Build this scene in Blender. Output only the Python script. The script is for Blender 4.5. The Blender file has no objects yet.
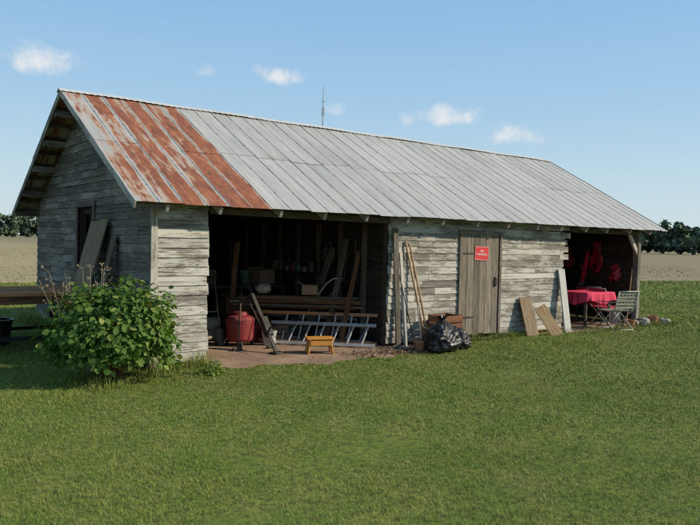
import bpy, bmesh, random, math
import numpy as np
from math import radians, sin, cos, pi, sqrt, atan2
from mathutils import Vector, Matrix, Euler, noise
random.seed(7); rng=np.random.default_rng(7)
scene=bpy.context.scene
COL=scene.collection

# ------------------------------------------------------------------ node helpers
def newmat(name):
    m=bpy.data.materials.new(name); m.use_nodes=True
    nt=m.node_tree; b=nt.nodes['Principled BSDF']
    return m,nt,b
class N:
    def __init__(s,nt): s.nt=nt
    def new(s,t,**k):
        n=s.nt.nodes.new(t)
        for a,v in k.items(): setattr(n,a,v)
        return n
    def put(s,sock,v):
        if hasattr(v,'is_linked') or isinstance(v,bpy.types.NodeSocket): s.nt.links.new(v,sock)
        else:
            if isinstance(v,(tuple,list)) and len(v)==3 and sock.type=='RGBA': v=(*v,1)
            sock.default_value=v
    def math(s,op,a,b=0.0,c=None,clamp=False):
        n=s.new('ShaderNodeMath',operation=op); n.use_clamp=clamp
        s.put(n.inputs[0],a); s.put(n.inputs[1],b)
        if c is not None: s.put(n.inputs[2],c)
        return n.outputs[0]
    def vmath(s,op,a,b=None):
        n=s.new('ShaderNodeVectorMath',operation=op); s.put(n.inputs[0],a)
        if b is not None: s.put(n.inputs[1],b)
        return n.outputs['Value'] if op in('DOT_PRODUCT','LENGTH') else n.outputs[0]
    def noise(s,vec,scale=5,detail=4,rough=.55,dist=0.0):
        n=s.new('ShaderNodeTexNoise'); s.put(n.inputs['Vector'],vec)
        n.inputs['Scale'].default_value=scale; n.inputs['Detail'].default_value=detail
        n.inputs['Roughness'].default_value=rough; n.inputs['Distortion'].default_value=dist
        return n.outputs['Fac']
    def scale(s,vec,v): return s.vmath('MULTIPLY',vec,v)
    def ramp(s,f,stops,interp='LINEAR'):
        n=s.new('ShaderNodeValToRGB'); r=n.color_ramp; r.interpolation=interp
        while len(r.elements)<len(stops): r.elements.new(.5)
        for e,(p,c) in zip(r.elements,stops):
            e.position=p
            if isinstance(c,(int,float)): c=(c,c,c)
            e.color=(*c,1)
        s.put(n.inputs[0],f); return n.outputs[0]
    def step(s,f,a,b):
        n=s.new('ShaderNodeMapRange'); n.interpolation_type='SMOOTHSTEP'
        s.put(n.inputs[0],f); s.put(n.inputs[1],a); s.put(n.inputs[2],b); return n.outputs[0]
    def mix(s,f,a,b,mode='MIX'):
        n=s.new('ShaderNodeMix',data_type='RGBA',blend_type=mode)
        s.put(n.inputs[0],f); s.put(n.inputs[6],a); s.put(n.inputs[7],b); return n.outputs[2]
    def attr(s,name,fac=False):
        n=s.new('ShaderNodeAttribute',attribute_name=name); return n.outputs['Fac'] if fac else n.outputs['Vector']
    def bump(s,h,strength=.3,dist=.01):
        n=s.new('ShaderNodeBump'); n.inputs['Strength'].default_value=strength; n.inputs['Distance'].default_value=dist
        s.put(n.inputs['Height'],h); return n.outputs[0]
    def sep(s,v):
        n=s.new('ShaderNodeSeparateXYZ'); s.put(n.inputs[0],v); return n.outputs

def wood(name,dark,light,paint=None,pamt=.5,rough=.9,crack=.27,vr=(.68,1.12)):
    m,nt,b=newmat(name); n=N(nt)
    g=n.attr('gr'); v=n.attr('vary',True)
    a=n.noise(n.scale(g,(1.8,26,26)),1,5,.7,.2)
    f=n.noise(n.scale(g,(6,150,150)),1,3,.65)
    big=n.noise(n.scale(g,(1.2,3.5,3.5)),1,3)
    t=n.math('ADD',n.math('MULTIPLY',a,.5),n.math('MULTIPLY',f,.5))
    c=n.ramp(t,[(.34,tuple(x*.55 for x in dark)),(.46,dark),(.62,light)])
    if paint:
        pm=n.noise(n.scale(g,(7,50,50)),1,6,.78,.2)
        pm=n.math('ADD',pm,n.math('MULTIPLY',n.math('SUBTRACT',big,.5),.95))
        pm=n.math('ADD',pm,n.math('MULTIPLY',n.math('SUBTRACT',v,.5),.12))
        pmk=n.step(pm,.5-(pamt-.5)*.5-.07,.5-(pamt-.5)*.5+.07)
        pc=n.mix(f,tuple(x*.72 for x in paint),paint)
        c=n.mix(n.math('MULTIPLY',pmk,.85),c,pc)
    c=n.mix(1.0,c,n.ramp(v,[(0,vr[0]),(1,vr[1])]),'MULTIPLY')
    ck=n.noise(n.scale(g,(1.2,70,70)),1,3,.5)
    c=n.mix(n.step(ck,crack+.08,crack),c,tuple(x*.2 for x in dark))
    n.put(b.inputs['Base Color'],c); b.inputs['Roughness'].default_value=rough
    b.inputs['Specular IOR Level'].default_value=.15
    n.put(b.inputs['Normal'],n.bump(t,.8,.008))
    return m
def plain(name,col,rough=.5,metal=0,var=.25,scale=8,spec=.5,bump=0.0,dirt=1.0):
    m,nt,b=newmat(name); n=N(nt)
    tc=n.new('ShaderNodeTexCoord').outputs['Object']
    f=n.noise(tc,scale,5,.6)
    c=n.mix(f,tuple(x*(1-var) for x in col),tuple(min(1,x*(1+var)) for x in col))
    d=n.noise(tc,scale*.45,6,.7)
    c=n.mix(n.math('MULTIPLY',n.step(d,.48,.68),.55*min(1,var*2)*dirt),c,(.12,.10,.075))
    n.put(b.inputs['Base Color'],c)
    n.put(b.inputs['Roughness'],n.math('ADD',n.math('MULTIPLY',f,.2),rough-.1))
    b.inputs['Metallic'].default_value=metal; b.inputs['Specular IOR Level'].default_value=spec
    if bump: n.put(b.inputs['Normal'],n.bump(f,bump,.01))
    return m

M={}
M['white']=wood('peeling_white_clapboard',(.175,.16,.135),(.34,.315,.27),(.62,.59,.52),.55,crack=.30,vr=(.82,1.08))
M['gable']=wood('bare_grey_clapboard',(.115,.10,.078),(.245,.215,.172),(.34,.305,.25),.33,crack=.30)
M['door']=wood('grey_door_planks',(.16,.135,.105),(.31,.27,.215))
M['frame']=wood('old_framing_lumber',(.08,.063,.046),(.18,.145,.105))
M['tail']=wood('pale_trim_lumber',(.18,.16,.13),(.36,.32,.27),(.55,.51,.44),.55)
M['tan']=wood('tan_bare_wood',(.34,.22,.12),(.55,.38,.22))
M['ply']=wood('weathered_plywood',(.23,.165,.105),(.40,.30,.19))
M['brown']=wood('brown_stained_wood',(.15,.07,.04),(.31,.155,.085))
M['tabletop']=wood('orange_brown_tabletop',(.34,.15,.06),(.58,.28,.13))
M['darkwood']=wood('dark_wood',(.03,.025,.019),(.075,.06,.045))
M['whitewood']=wood('white_painted_wood',(.3,.28,.25),(.5,.48,.45),(.78,.77,.72),.85)
M['alu']=plain('aluminium',(.36,.35,.33),.55,.25,.35)
M['fibre']=plain('orange_brown_rail',(.36,.15,.05),.55,0,.3)
M['steel']=plain('dark_steel',(.055,.05,.045),.5,.6,.4)
M['red']=plain('faded_red_plastic',(.22,.022,.022),.6,0,.5)
M['redcloth']=plain('dull_red_cloth',(.30,.012,.03),.9,0,.4,spec=.05)
M['pinkcloth']=plain('pinkish_red_tablecloth',(.62,.055,.11),.75,0,.15,spec=.2,dirt=.2)
M['black']=plain('black_plastic',(.015,.015,.016),.4,0,.3)
M['bag']=plain('black_bag_film',(.012,.012,.014),.42,0,.2,spec=.45,bump=.3,scale=30)
M['yellow']=plain('yellow_orange_paint',(.56,.25,.04),.55,0,.25)
M['whiteplastic']=plain('white_plastic',(.42,.41,.38),.5,0,.25)
M['terracotta']=plain('terracotta',(.35,.15,.08),.8,0,.25)
M['stone']=plain('grey_stone',(.3,.28,.25),.9,0,.35,bump=.4)
M['rubber']=plain('black_rubber',(.02,.02,.02),.7,0,.3)
M['hose']=plain('pale_hose',(.26,.27,.20),.5,0,.2)
M['darkhose']=plain('dark_hose',(.08,.085,.06),.5,0,.2)
M['signred']=plain('sign_red',(.58,.02,.02),.45,0,.06)
M['signwhite']=plain('sign_white',(.8,.8,.78),.45,0,.04)
M['mast']=plain('mast_steel',(.28,.29,.31),.5,.5,.1)
M['card']=plain('brown_cardboard',(.24,.155,.09),.85,0,.2)
M['green']=plain('dull_green_paint',(.04,.08,.045),.5,0,.25)
M['sack']=plain('pale_feed_sack',(.33,.29,.22),.85,0,.25)

# ------------------------------------------------------------------ mesh builder
class MB:
    def __init__(s): s.v=[];s.f=[];s.g=[];s.a=[]
    def _add(s,vs,fs,gs,vary=None):
        o=len(s.v); off=Vector((random.uniform(-50,50),random.uniform(-50,50),random.uniform(-50,50)))
        vary=random.random() if vary is None else vary
        s.v+= [tuple(x) for x in vs]; s.g+=[tuple(Vector(x)+off) for x in gs]; s.a+=[vary]*len(vs)
        s.f+=[tuple(i+o for i in f) for f in fs]
    def prism(s,o,U,V,W,L,w,h,seg=1,jit=0,taper=1,vary=None):
        vs=[];gs=[]
        for i in range(seg+1):
            t=L*i/seg; k=1+(taper-1)*i/seg
            jy=random.uniform(-jit,jit);jz=random.uniform(-jit,jit);jw=random.uniform(-jit,jit)
            for a,b in((-1,-1),(1,-1),(1,1),(-1,1)):
                yy=a*(w*k/2+jw*.7)+jy;zz=b*h*k/2+jz*.3
                vs.append(o+U*t+V*yy+W*zz);gs.append((t,a*w/2,b*h/2))
        fs=[(0,3,2,1),(4*seg,4*seg+1,4*seg+2,4*seg+3)]
        for i in range(seg):
            for j in range(4):
                k=(j+1)%4; fs.append((4*i+j,4*i+k,4*i+4+k,4*i+4+j))
        s._add(vs,fs,gs,vary)
    def box(s,c,size,rot=(0,0,0),**k):
        R=Euler(rot).to_matrix(); ax=[R.col[i].copy() for i in range(3)]
        i=max(range(3),key=lambda q:size[q]); j,l=[q for q in range(3) if q!=i]
        s.prism(Vector(c)-ax[i]*size[i]/2,ax[i],ax[j],ax[l],size[i],size[j],size[l],**k)
    def beam(s,p0,p1,w,h,up=(0,0,1),**k):
        p0=Vector(p0);p1=Vector(p1);U=p1-p0;L=U.length;U.normalize();up=Vector(up)
        V=up.cross(U)
        if V.length<1e-4: V=Vector((1,0,0)).cross(U)
        V.normalize();W=U.cross(V)
        s.prism(p0,U,V,W,L,w,h,**k)
    def tube(s,pts,r,n=10,cap=True,vary=None):
        pts=[Vector(p) for p in pts]; rs=r if isinstance(r,(list,tuple)) else [r]*len(pts)
        vs=[];gs=[];L=0;prev=None
        for i,p in enumerate(pts):
            T=(pts[min(i+1,len(pts)-1)]-pts[max(i-1,0)]).normalized()
            if prev is None:
                A=T.orthogonal().normalized()
            else:
                A=(prev-T*prev.dot(T)).normalized()
            prev=A;B=T.cross(A)
            if i: L+=(p-pts[i-1]).length
            for j in range(n):
                q=2*pi*j/n; vs.append(p+(A*cos(q)+B*sin(q))*rs[i]); gs.append((L,cos(q)*rs[i],sin(q)*rs[i]))
        fs=[]
        for i in range(len(pts)-1):
            for j in range(n):
                k=(j+1)%n; fs.append((i*n+j,i*n+k,(i+1)*n+k,(i+1)*n+j))
        if cap: fs.append(tuple(range(n-1,-1,-1))); fs.append(tuple((len(pts)-1)*n+j for j in range(n)))
        s._add(vs,fs,gs,vary)
    def lathe(s,prof,n=24,o=(0,0,0),vary=None):
        o=Vector(o)
        vs=[];gs=[]
        for r,z in prof:
            for j in range(n):
                q=2*pi*j/n; p=Vector((r*cos(q),r*sin(q),z)); vs.append(p+o);gs.append(p)
        fs=[]
        for i in range(len(prof)-1):
            for j in range(n):
                k=(j+1)%n; fs.append((i*n+j,i*n+k,(i+1)*n+k,(i+1)*n+j))
        fs.append(tuple(range(n))); fs.append(tuple((len(prof)-1)*n+j for j in range(n)))
        s._add(vs,fs,gs,vary)
    def grid(s,fn,nu,nv,vary=None):
        vs=[];gs=[]
        for i in range(nu+1):
            for j in range(nv+1):
                p=Vector(fn(i/nu,j/nv)); vs.append(p); gs.append(p)
        fs=[(i*(nv+1)+j,(i+1)*(nv+1)+j,(i+1)*(nv+1)+j+1,i*(nv+1)+j+1) for i in range(nu) for j in range(nv)]
        s._add(vs,fs,gs,vary)
    def obj(s,name,mat,parent=None,bevel=0,smooth=False,solid=0,loc=None,rot=None,recalc=True,**props):
        me=bpy.data.meshes.new(name); me.from_pydata(s.v,[],s.f)
        a=me.attributes.new('gr','FLOAT_VECTOR','POINT'); a.data.foreach_set('vector',np.array(s.g,'f').ravel())
        a=me.attributes.new('vary','FLOAT','POINT'); a.data.foreach_set('value',np.array(s.a,'f'))
        if recalc:
            bm=bmesh.new();bm.from_mesh(me);bmesh.ops.recalc_face_normals(bm,faces=bm.faces);bm.to_mesh(me);bm.free()
        if smooth: me.shade_smooth()
        me.materials.append(M[mat] if isinstance(mat,str) else mat)
        o=bpy.data.objects.new(name,me);COL.objects.link(o)
        if parent: o.parent=parent
        if loc: o.location=loc
        if rot: o.rotation_euler=rot
        if solid: md=o.modifiers.new('s','SOLIDIFY');md.thickness=solid;md.offset=0
        if bevel:
            md=o.modifiers.new('b','BEVEL');md.width=bevel;md.segments=2;md.limit_method='ANGLE'
        for k,v in props.items(): o[k]=v
        return o
def beamobj(name,mat,parent,p0,p1,w,h,bevel=0,**k):
    mb=MB();mb.beam(p0,p1,w,h,**k);return mb.obj(name,mat,parent,bevel=bevel)
def thing(name,label,cat,loc=(0,0,0),rz=0,rot=None,group=None):
    e=bpy.data.objects.new(name,None);COL.objects.link(e);e.empty_display_size=.2
    e.location=loc;e.rotation_euler=rot or (0,0,rz);e['label']=label;e['category']=cat
    if group:e['group']=group
    return e
def scatter(name,tv,tf,pos,X,Y,Z,vary,mat,parent=None,tip=None,smooth=False,**props):
    tv=np.array(tv,float);Nn=len(pos);k=len(tv)
    V=pos[:,None,:]+tv[None,:,0,None]*X[:,None,:]+tv[None,:,1,None]*Y[:,None,:]+tv[None,:,2,None]*Z[:,None,:]
    V=V.reshape(-1,3)
    per=np.array([len(f) for f in tf]); flat=np.concatenate([np.array(f) for f in tf])
    loops=(flat[None,:]+(np.arange(Nn)*k)[:,None]).ravel()
    tot=np.tile(per,Nn); start=np.concatenate([[0],np.cumsum(tot)[:-1]])
    me=bpy.data.meshes.new(name)
    me.vertices.add(len(V));me.vertices.foreach_set('co',V.astype('f').ravel())
    me.loops.add(len(loops));me.loops.foreach_set('vertex_index',loops.astype('i'))
    me.polygons.add(len(tot));me.polygons.foreach_set('loop_start',start.astype('i'));me.polygons.foreach_set('loop_total',tot.astype('i'))
    me.update(calc_edges=True)
    a=me.attributes.new('vary','FLOAT','POINT');a.data.foreach_set('value',np.repeat(vary,k).astype('f'))
    t=tv[:,2] if tip is None else np.array(tip)
    a=me.attributes.new('tip','FLOAT','POINT');a.data.foreach_set('value',np.tile(t,Nn).astype('f'))
    if smooth: me.shade_smooth()
    me.materials.append(mat)
    o=bpy.data.objects.new(name,me);COL.objects.link(o)
    if parent:o.parent=parent
    for q,v in props.items():o[q]=v
    return o
def vnoise(x,y,sc,seed=0):
    r=np.random.default_rng(seed);T=r.random((256,256));x=x/sc+100;y=y/sc+100
    xi=np.floor(x).astype(int);yi=np.floor(y).astype(int);fx=x-xi;fy=y-yi
    fx=fx*fx*(3-2*fx);fy=fy*fy*(3-2*fy)
    g=lambda a,b:T[a%256,b%256]
    return (g(xi,yi)*(1-fx)+g(xi+1,yi)*fx)*(1-fy)+(g(xi,yi+1)*(1-fx)+g(xi+1,yi+1)*fx)*fy

# ------------------------------------------------------------------ camera
cam=bpy.data.cameras.new('camera');co=bpy.data.objects.new('camera',cam);COL.objects.link(co);scene.camera=co
CX,CY,H=-3.423,-8.6227,1.7
ya,pt,ro=radians(52.6394),radians(-1.6761),radians(1.3921)
F=Vector((cos(ya)*cos(pt),sin(ya)*cos(pt),sin(pt)));R0=Vector((sin(ya),-cos(ya),0));U0=R0.cross(F)
Rr=R0*cos(ro)+U0*sin(ro);Uu=U0*cos(ro)-R0*sin(ro)
mw=Matrix((Rr,Uu,-F)).transposed().to_4x4();mw.translation=(CX,CY,H);co.matrix_world=mw
cam.sensor_width=36;cam.lens=36*692.74/700;cam.clip_end=5000;cam.clip_start=.05

# ------------------------------------------------------------------ light & sky
SUN_EL,SUN_AZ=radians(31),radians(130)   # azimuth clockwise from +Y
sd=Vector((sin(SUN_AZ)*cos(SUN_EL),cos(SUN_AZ)*cos(SUN_EL),sin(SUN_EL)))
sl=bpy.data.lights.new('sun','SUN');sl.energy=5.0;sl.angle=radians(.5);sl.color=(1,.88,.70)
so=bpy.data.objects.new('sun',sl);COL.objects.link(so);so.rotation_euler=sd.to_track_quat('Z','Y').to_euler()
w=bpy.data.worlds.new('World');scene.world=w;w.use_nodes=True;nt=w.node_tree;nt.nodes.clear();n=N(nt)
sky=n.new('ShaderNodeTexSky');sky.sky_type='NISHITA';sky.sun_disc=False;sky.sun_elevation=SUN_EL;sky.sun_rotation=SUN_AZ
sky.air_density=1.0;sky.dust_density=.8;sky.ozone_density=1.2
bg=n.new('ShaderNodeBackground');nt.links.new(sky.outputs[0],bg.inputs[0]);bg.inputs[1].default_value=.12
d=n.new('ShaderNodeTexCoord').outputs['Generated'];dzv=n.sep(d)[2]
hz=n.ramp(dzv,[(0,(.63,.75,.80)),(.08,(.54,.71,.81)),(.2,(.38,.61,.83)),(.36,(.26,.51,.81)),(.9,(.12,.27,.50))])
bgh=n.new('ShaderNodeBackground');n.put(bgh.inputs[0],hz);bgh.inputs[1].default_value=1.0
mh=n.new('ShaderNodeMixShader');mh.inputs[0].default_value=.86;nt.links.new(bg.outputs[0],mh.inputs[1]);nt.links.new(bgh.outputs[0],mh.inputs[2])
nz=n.noise(d,34,7,.62);nz2=n.noise(d,13,3,.5)
mask=None
for az,el,wd,ht,op in[(76.7,12.7,3.3,1.45,.85),(58.8,13.0,2.5,1.15,.85),(64.8,13.1,1.2,.9,.3),(44.9,10.1,3.2,1.3,.85),(40.0,8.6,3.0,1.05,.8),(54.1,10.6,1.1,.9,.45),(48.4,9.9,1.0,.9,.5)]:
    az,el,wd,ht=map(radians,(az,el,wd,ht))
    c=Vector((cos(az)*cos(el),sin(az)*cos(el),sin(el)));t=Vector((-sin(az),cos(az),0));b_=c.cross(t)
    if b_.z<0:b_=-b_
    a=n.math('DIVIDE',n.vmath('DOT_PRODUCT',d,tuple(t)),wd)
    e=n.math('DIVIDE',n.vmath('DOT_PRODUCT',d,tuple(b_)),ht)
    e=n.math('MAXIMUM',e,n.math('MULTIPLY',e,-1.6))
    r=n.math('SQRT',n.math('ADD',n.math('MULTIPLY',a,a),n.math('MULTIPLY',e,e)))
    k=n.math('ADD',n.math('SUBTRACT',1.0,r),n.math('MULTIPLY',n.math('SUBTRACT',nz,.5),2.2))
    k=n.math('ADD',k,n.math('MULTIPLY',n.math('SUBTRACT',nz2,.5),1.2))
    k=n.math('MULTIPLY',n.step(k,.0,1.15),op)
    k=n.math('MULTIPLY',k,n.step(r,1.7,1.0))
    k=n.math('MULTIPLY',k,n.math('GREATER_THAN',n.vmath('DOT_PRODUCT',d,tuple(c)),0.5))
    mask=k if mask is None else n.math('MAXIMUM',mask,k)
bg2=n.new('ShaderNodeBackground');n.put(bg2.inputs[0],n.mix(nz,(.74,.79,.85),(1.0,.97,.93)));bg2.inputs[1].default_value=.95
mx=n.new('ShaderNodeMixShader');n.put(mx.inputs[0],mask);nt.links.new(mh.outputs[0],mx.inputs[1]);nt.links.new(bg2.outputs[0],mx.inputs[2])
ow=n.new('ShaderNodeOutputWorld');nt.links.new(mx.outputs[0],ow.inputs[0])
scene.view_settings.view_transform='Standard';scene.view_settings.look='None';scene.view_settings.exposure=0

# ------------------------------------------------------------------ ground
def pos(n): return n.new('ShaderNodeNewGeometry').outputs['Position']
m,nt,b=newmat('lawn_soil');n=N(nt);P=pos(n)
a=n.noise(P,.35,5,.6);f=n.noise(P,14,6,.7);q=n.noise(P,2.2,5,.6)
c=n.mix(n.step(q,.4,.62),(.125,.175,.032),(.175,.195,.045))
c=n.mix(n.step(f,.45,.62),c,(.085,.10,.028));c=n.mix(n.math('MULTIPLY',n.step(a,.55,.72),.4),c,(.21,.18,.08))
n.put(b.inputs['Base Color'],c);b.inputs['Roughness'].default_value=1;b.inputs['Specular IOR Level'].default_value=.1
n.put(b.inputs['Normal'],n.bump(f,.6,.02));M['lawn']=m
m,nt,b=newmat('packed_dirt');n=N(nt);P=pos(n)
a=n.noise(P,1.6,5,.6);f=n.noise(P,30,6,.7)
c=n.ramp(a,[(.35,(.20,.125,.08)),(.65,(.36,.24,.155))]);c=n.mix(n.step(f,.5,.7),c,(.46,.33,.22))
n.put(b.inputs['Base Color'],c);b.inputs['Roughness'].default_value=1;n.put(b.inputs['Normal'],n.bump(f,.8,.02));M['dirt']=m
m,nt,b=newmat('dry_crop_field');n=N(nt);P=pos(n)
rows=n.noise(n.scale(P,(.010,.07,.1)),1,3,.5);f=n.noise(P,.5,3,.5)
c=n.ramp(rows,[(.36,(.27,.20,.095)),(.5,(.36,.275,.13)),(.62,(.27,.245,.10))]);c=n.mix(n.math('MULTIPLY',f,.25),c,(.2,.16,.07))
c=n.mix(n.step(n.sep(P)[0],12.0,45.0),c,n.mix(rows,(.17,.15,.065),(.25,.19,.095)))
n.put(b.inputs['Base Color'],c);b.inputs['Roughness'].default_value=1;M['field']=m
mb=MB();mb.grid(lambda u,v:((u-.5)*6000,(v-.5)*6000,0),8,8);mb.obj('ground','lawn',kind='structure')
def edge_y(x):
    y=-.12+.05*sin(x*7)
    if .6<x<4.9: y=min(y,-.12-.66*sin(pi*(x-.6)/4.3)**.6+.10*sin(x*5.1)+.06*sin(x*11))
    if x>8.3: y=min(y,-.40+.1*sin(x*4))
    return y
mb=MB();NX=120
mb.grid(lambda u,v:((lambda x:(x,edge_y(x)*(1-v)+6.0*v,.004))(.02+11.5*u)),NX,6);mb.obj('dirt_floor','dirt',kind='structure')
mb=MB()
fe=[(-160,75),(-40,31),(1.5,17.4),(14,15),(29.5,11.5),(60,4),(160,-25)]
def fieldfn(u,v):
    t=u*(len(fe)-1);i=min(int(t),len(fe)-2);k=t-i
    x=fe[i][0]*(1-k)+fe[i+1][0]*k;y=fe[i][1]*(1-k)+fe[i+1][1]*k
    y+=.25*sin(x*1.3)
    r=v**2
    return (x+(x-0)*r*6+100*r,y+800*r,.006)
mb.grid(fieldfn,90,8);mb.obj('field','field',kind='structure')
def field_y(x): return np.interp(x,[p[0] for p in fe],[p[1] for p in fe])

# ------------------------------------------------------------------ grass
def leafmat(name,c1,c2,dry,dryamt=.15,trans=.35,posn=True,wide=.05):
    m=bpy.data.materials.new(name);m.use_nodes=True;nt=m.node_tree;b=nt.nodes['Principled BSDF'];n=N(nt)
    v=n.attr('vary',True);t=n.attr('tip',True);P=pos(n)
    c=n.mix(v,c1,c2)
    if posn:
        q=n.noise(P,1.1,4,.65);q2=n.noise(P,.28,3,.6)
        c=n.mix(n.math('MULTIPLY',n.step(q,.42,.66),.65),c,(c2[0]*1.32,c2[1]*1.10,c2[2]*1.2))
        c=n.mix(n.math('MULTIPLY',n.step(q2,.48,.62),.55),c,tuple(x*.72 for x in c1))
        dr=n.math('ADD',v,n.math('MULTIPLY',n.math('SUBTRACT',q,.5),.8))
    else: dr=v
    c=n.mix(n.step(dr,1-dryamt-wide,1-dryamt+wide),c,dry)
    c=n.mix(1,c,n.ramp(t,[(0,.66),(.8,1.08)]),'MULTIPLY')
    n.put(b.inputs['Base Color'],c);b.inputs['Roughness'].default_value=.65;b.inputs['Specular IOR Level'].default_value=.15
    if trans>0:
        tr=n.new('ShaderNodeBsdfTranslucent');n.put(tr.inputs[0],n.mix(1,c,(1.3,1.5,.5),'MULTIPLY'))
        mx=n.new('ShaderNodeMixShader');mx.inputs[0].default_value=trans
        nt.links.new(b.outputs[0],mx.inputs[1]);nt.links.new(tr.outputs[0],mx.inputs[2])
        nt.links.new(mx.outputs[0],nt.nodes['Material Output'].inputs[0])
    return m
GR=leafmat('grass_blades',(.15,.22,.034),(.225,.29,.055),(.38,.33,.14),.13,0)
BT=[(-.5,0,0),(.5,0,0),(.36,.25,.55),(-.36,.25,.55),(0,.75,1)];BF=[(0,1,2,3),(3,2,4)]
Fh=np.array([cos(ya),sin(ya)]);Rh=np.array([sin(ya),-cos(ya)])
def bladeset(xy,h,wd,lean):
    k=len(xy);p=np.c_[xy,np.zeros(k)];q=rng.random(k)*2*pi
    X=np.c_[np.cos(q),np.sin(q),np.zeros(k)]*wd[:,None];Y=np.c_[-np.sin(q),np.cos(q),np.zeros(k)]*(h*lean)[:,None]
    Z=np.c_[np.zeros(k),np.zeros(k),h];return p,X,Y,Z
ey=np.vectorize(edge_y)
def keep(xy):
    x,y=xy[:,0],xy[:,1]
    inb=(x>-.02)&(x<11.5)&(y>ey(np.clip(x,0,12))+rng.normal(0,.06,len(x)))&(y<6.1)
    bare=np.exp(-(((x-.25)/.6)**2+((y+4.25)/.25)**2))+.8*np.exp(-(((x+3.0)/.5)**2+((y+3.6)/.2)**2))+.7*np.exp(-(((x+1.5)/.3)**2+((y+4.9)/.14)**2))+.6*np.exp(-(((x-4)/.8)**2+((y+2.6)/.3)**2))
    wear=vnoise(x,y,.7,3)*.6+vnoise(x,y,.25,4)*.4
    ok=(~inb)&(rng.random(len(x))>bare*1.1)&(rng.random(len(x))<.30+1.2*wear)
    return ok&(y<field_y(x)+.4)
parts=[]
for z0,z1,den,wd,hh in[(3.4,6,5600,.0028,.023),(6,9,3400,.0042,.024),(9,14,1550,.0070,.027),(14,24,480,.013,.033),(24,48,90,.035,.045)]:
    A=1.34*(z1**2-z0**2)/2+1*(z1-z0);k=int(A*den)
    z=np.sqrt(rng.random(k)*(z1**2-z0**2)+z0**2);l=(rng.random(k)*2-1)*(.62*z+.5)
    xy=np.array([CX,CY])+z[:,None]*Fh+l[:,None]*Rh
    xy=xy[keep(xy)];k=len(xy)
    cl=vnoise(xy[:,0],xy[:,1],.10,1)*.6+vnoise(xy[:,0],xy[:,1],.45,2)*.7
    h=hh*(.35+.9*cl)*rng.uniform(.6,1.3,k);tall=rng.random(k)<.004;h[tall]*=2.2
    parts.append(bladeset(xy,h,wd*rng.uniform(.7,1.3,k),rng.uniform(.5,1.9,k)))
def fringe(x0,x1,y0,y1,k,hh):
    xy=np.c_[rng.uniform(x0,x1,k),rng.uniform(y0,y1,k)];cl=vnoise(xy[:,0],xy[:,1],.3,8)
    xy=xy[cl>.35];cl=cl[cl>.35]
    parts.append(bladeset(xy,hh*(.3+cl)*rng.uniform(.5,1.3,len(xy)),.006*rng.uniform(.7,1.4,len(xy)),rng.uniform(.1,.9,len(xy))))
fringe(-.1,.75,-.3,-.02,500,.16);fringe(4.6,8.6,-.3,-.03,2200,.13);fringe(-.35,-.03,0,6.2,2500,.2);fringe(11.3,12.4,-.7,3,2500,.13);fringe(-1.4,.3,-1.0,-.2,1500,.10);fringe(8.6,11.4,-.65,-.3,800,.09)
Pp,Xx,Yy,Zz=[np.concatenate([p[i] for p in parts]) for i in range(4)]
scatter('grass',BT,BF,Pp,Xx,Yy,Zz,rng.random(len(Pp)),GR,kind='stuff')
k=26000;az=radians(1)*rng.uniform(-2,110,k);r=20+ (rng.random(k)**1.4)*60
xy=np.array([CX,CY])+np.c_[np.cos(az)*r,np.sin(az)*r];xy=xy[xy[:,1]>field_y(xy[:,0])];k=len(xy)
rr=np.hypot(xy[:,0]-CX,xy[:,1]-CY)
CR=leafmat('dry_crop_stubble',(.22,.18,.085),(.30,.235,.12),(.17,.19,.065),.3,0)
p_,X_,Y_,Z_=bladeset(xy,.05*rng.uniform(.4,1.2,k)*(.4+vnoise(xy[:,0],xy[:,1],3,9)),.02+.0012*rr,rng.uniform(.3,1.4,k))
scatter('crop_stubble',BT,BF,p_,X_,Y_,Z_,rng.random(k),CR,kind='stuff')

# ------------------------------------------------------------------ distant woodland
TR=leafmat('hazed_woodland_leaves',(.065,.095,.060),(.12,.155,.09),(.14,.16,.09),.06,0,False)  # leaf colours lightened and shifted bluish to imitate distance haze
P_=[];V_=[]
S=[]
for i in range(560):
    az=radians(-6+122*i/560+random.uniform(-.3,.3));dg=math.degrees(az)
    r=random.uniform(300,330) if dg<48 else random.uniform(430,470)
    rise=1.2*sin(dg*.9)+.8*sin(dg*2.3+1)
    base=np.array([CX+cos(az)*r,CY+sin(az)*r,0]);h=(13.2 if r<350 else 13.5)+rise+random.uniform(-1.8,1.4);wv=4.6
    for L in range(6):
        c=base+np.array([random.uniform(-1,1)*wv,random.uniform(-1,1)*wv,h*random.uniform(.12,.84)])
        rad=wv*random.uniform(.3,.55);k=28
        dd=rng.normal(size=(k,3));dd/=np.linalg.norm(dd,axis=1)[:,None]
        P_.append(c+dd*(rad*rng.uniform(.45,1.15,k))[:,None]*[1,1,.75]);V_.append(np.clip(rng.normal(.4+.2*dd[:,2]+random.uniform(-.12,.12),.15,k),0,.93));S.append(rng.uniform(.9,2.3,k))
P_=np.concatenate(P_);P_[:,2]=np.maximum(P_[:,2],.3);V_=np.concatenate(V_);S=np.concatenate(S);k=len(P_)
a=rng.normal(size=(k,3));a/=np.linalg.norm(a,axis=1)[:,None];b_=np.cross(a,rng.normal(size=(k,3)));b_/=np.linalg.norm(b_,axis=1)[:,None];c_=np.cross(a,b_)
QT=[(-.5,-.2,0),(.1,-.5,.1),(.5,.1,0),(.05,.5,.12),(-.35,.35,0)];QF=[(0,1,2,3,4)]
scatter('distant_woodland',QT,QF,P_,a*S[:,None],b_*S[:,None],c_*S[:,None],V_,TR,tip=[.8]*5,kind='stuff')

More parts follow.
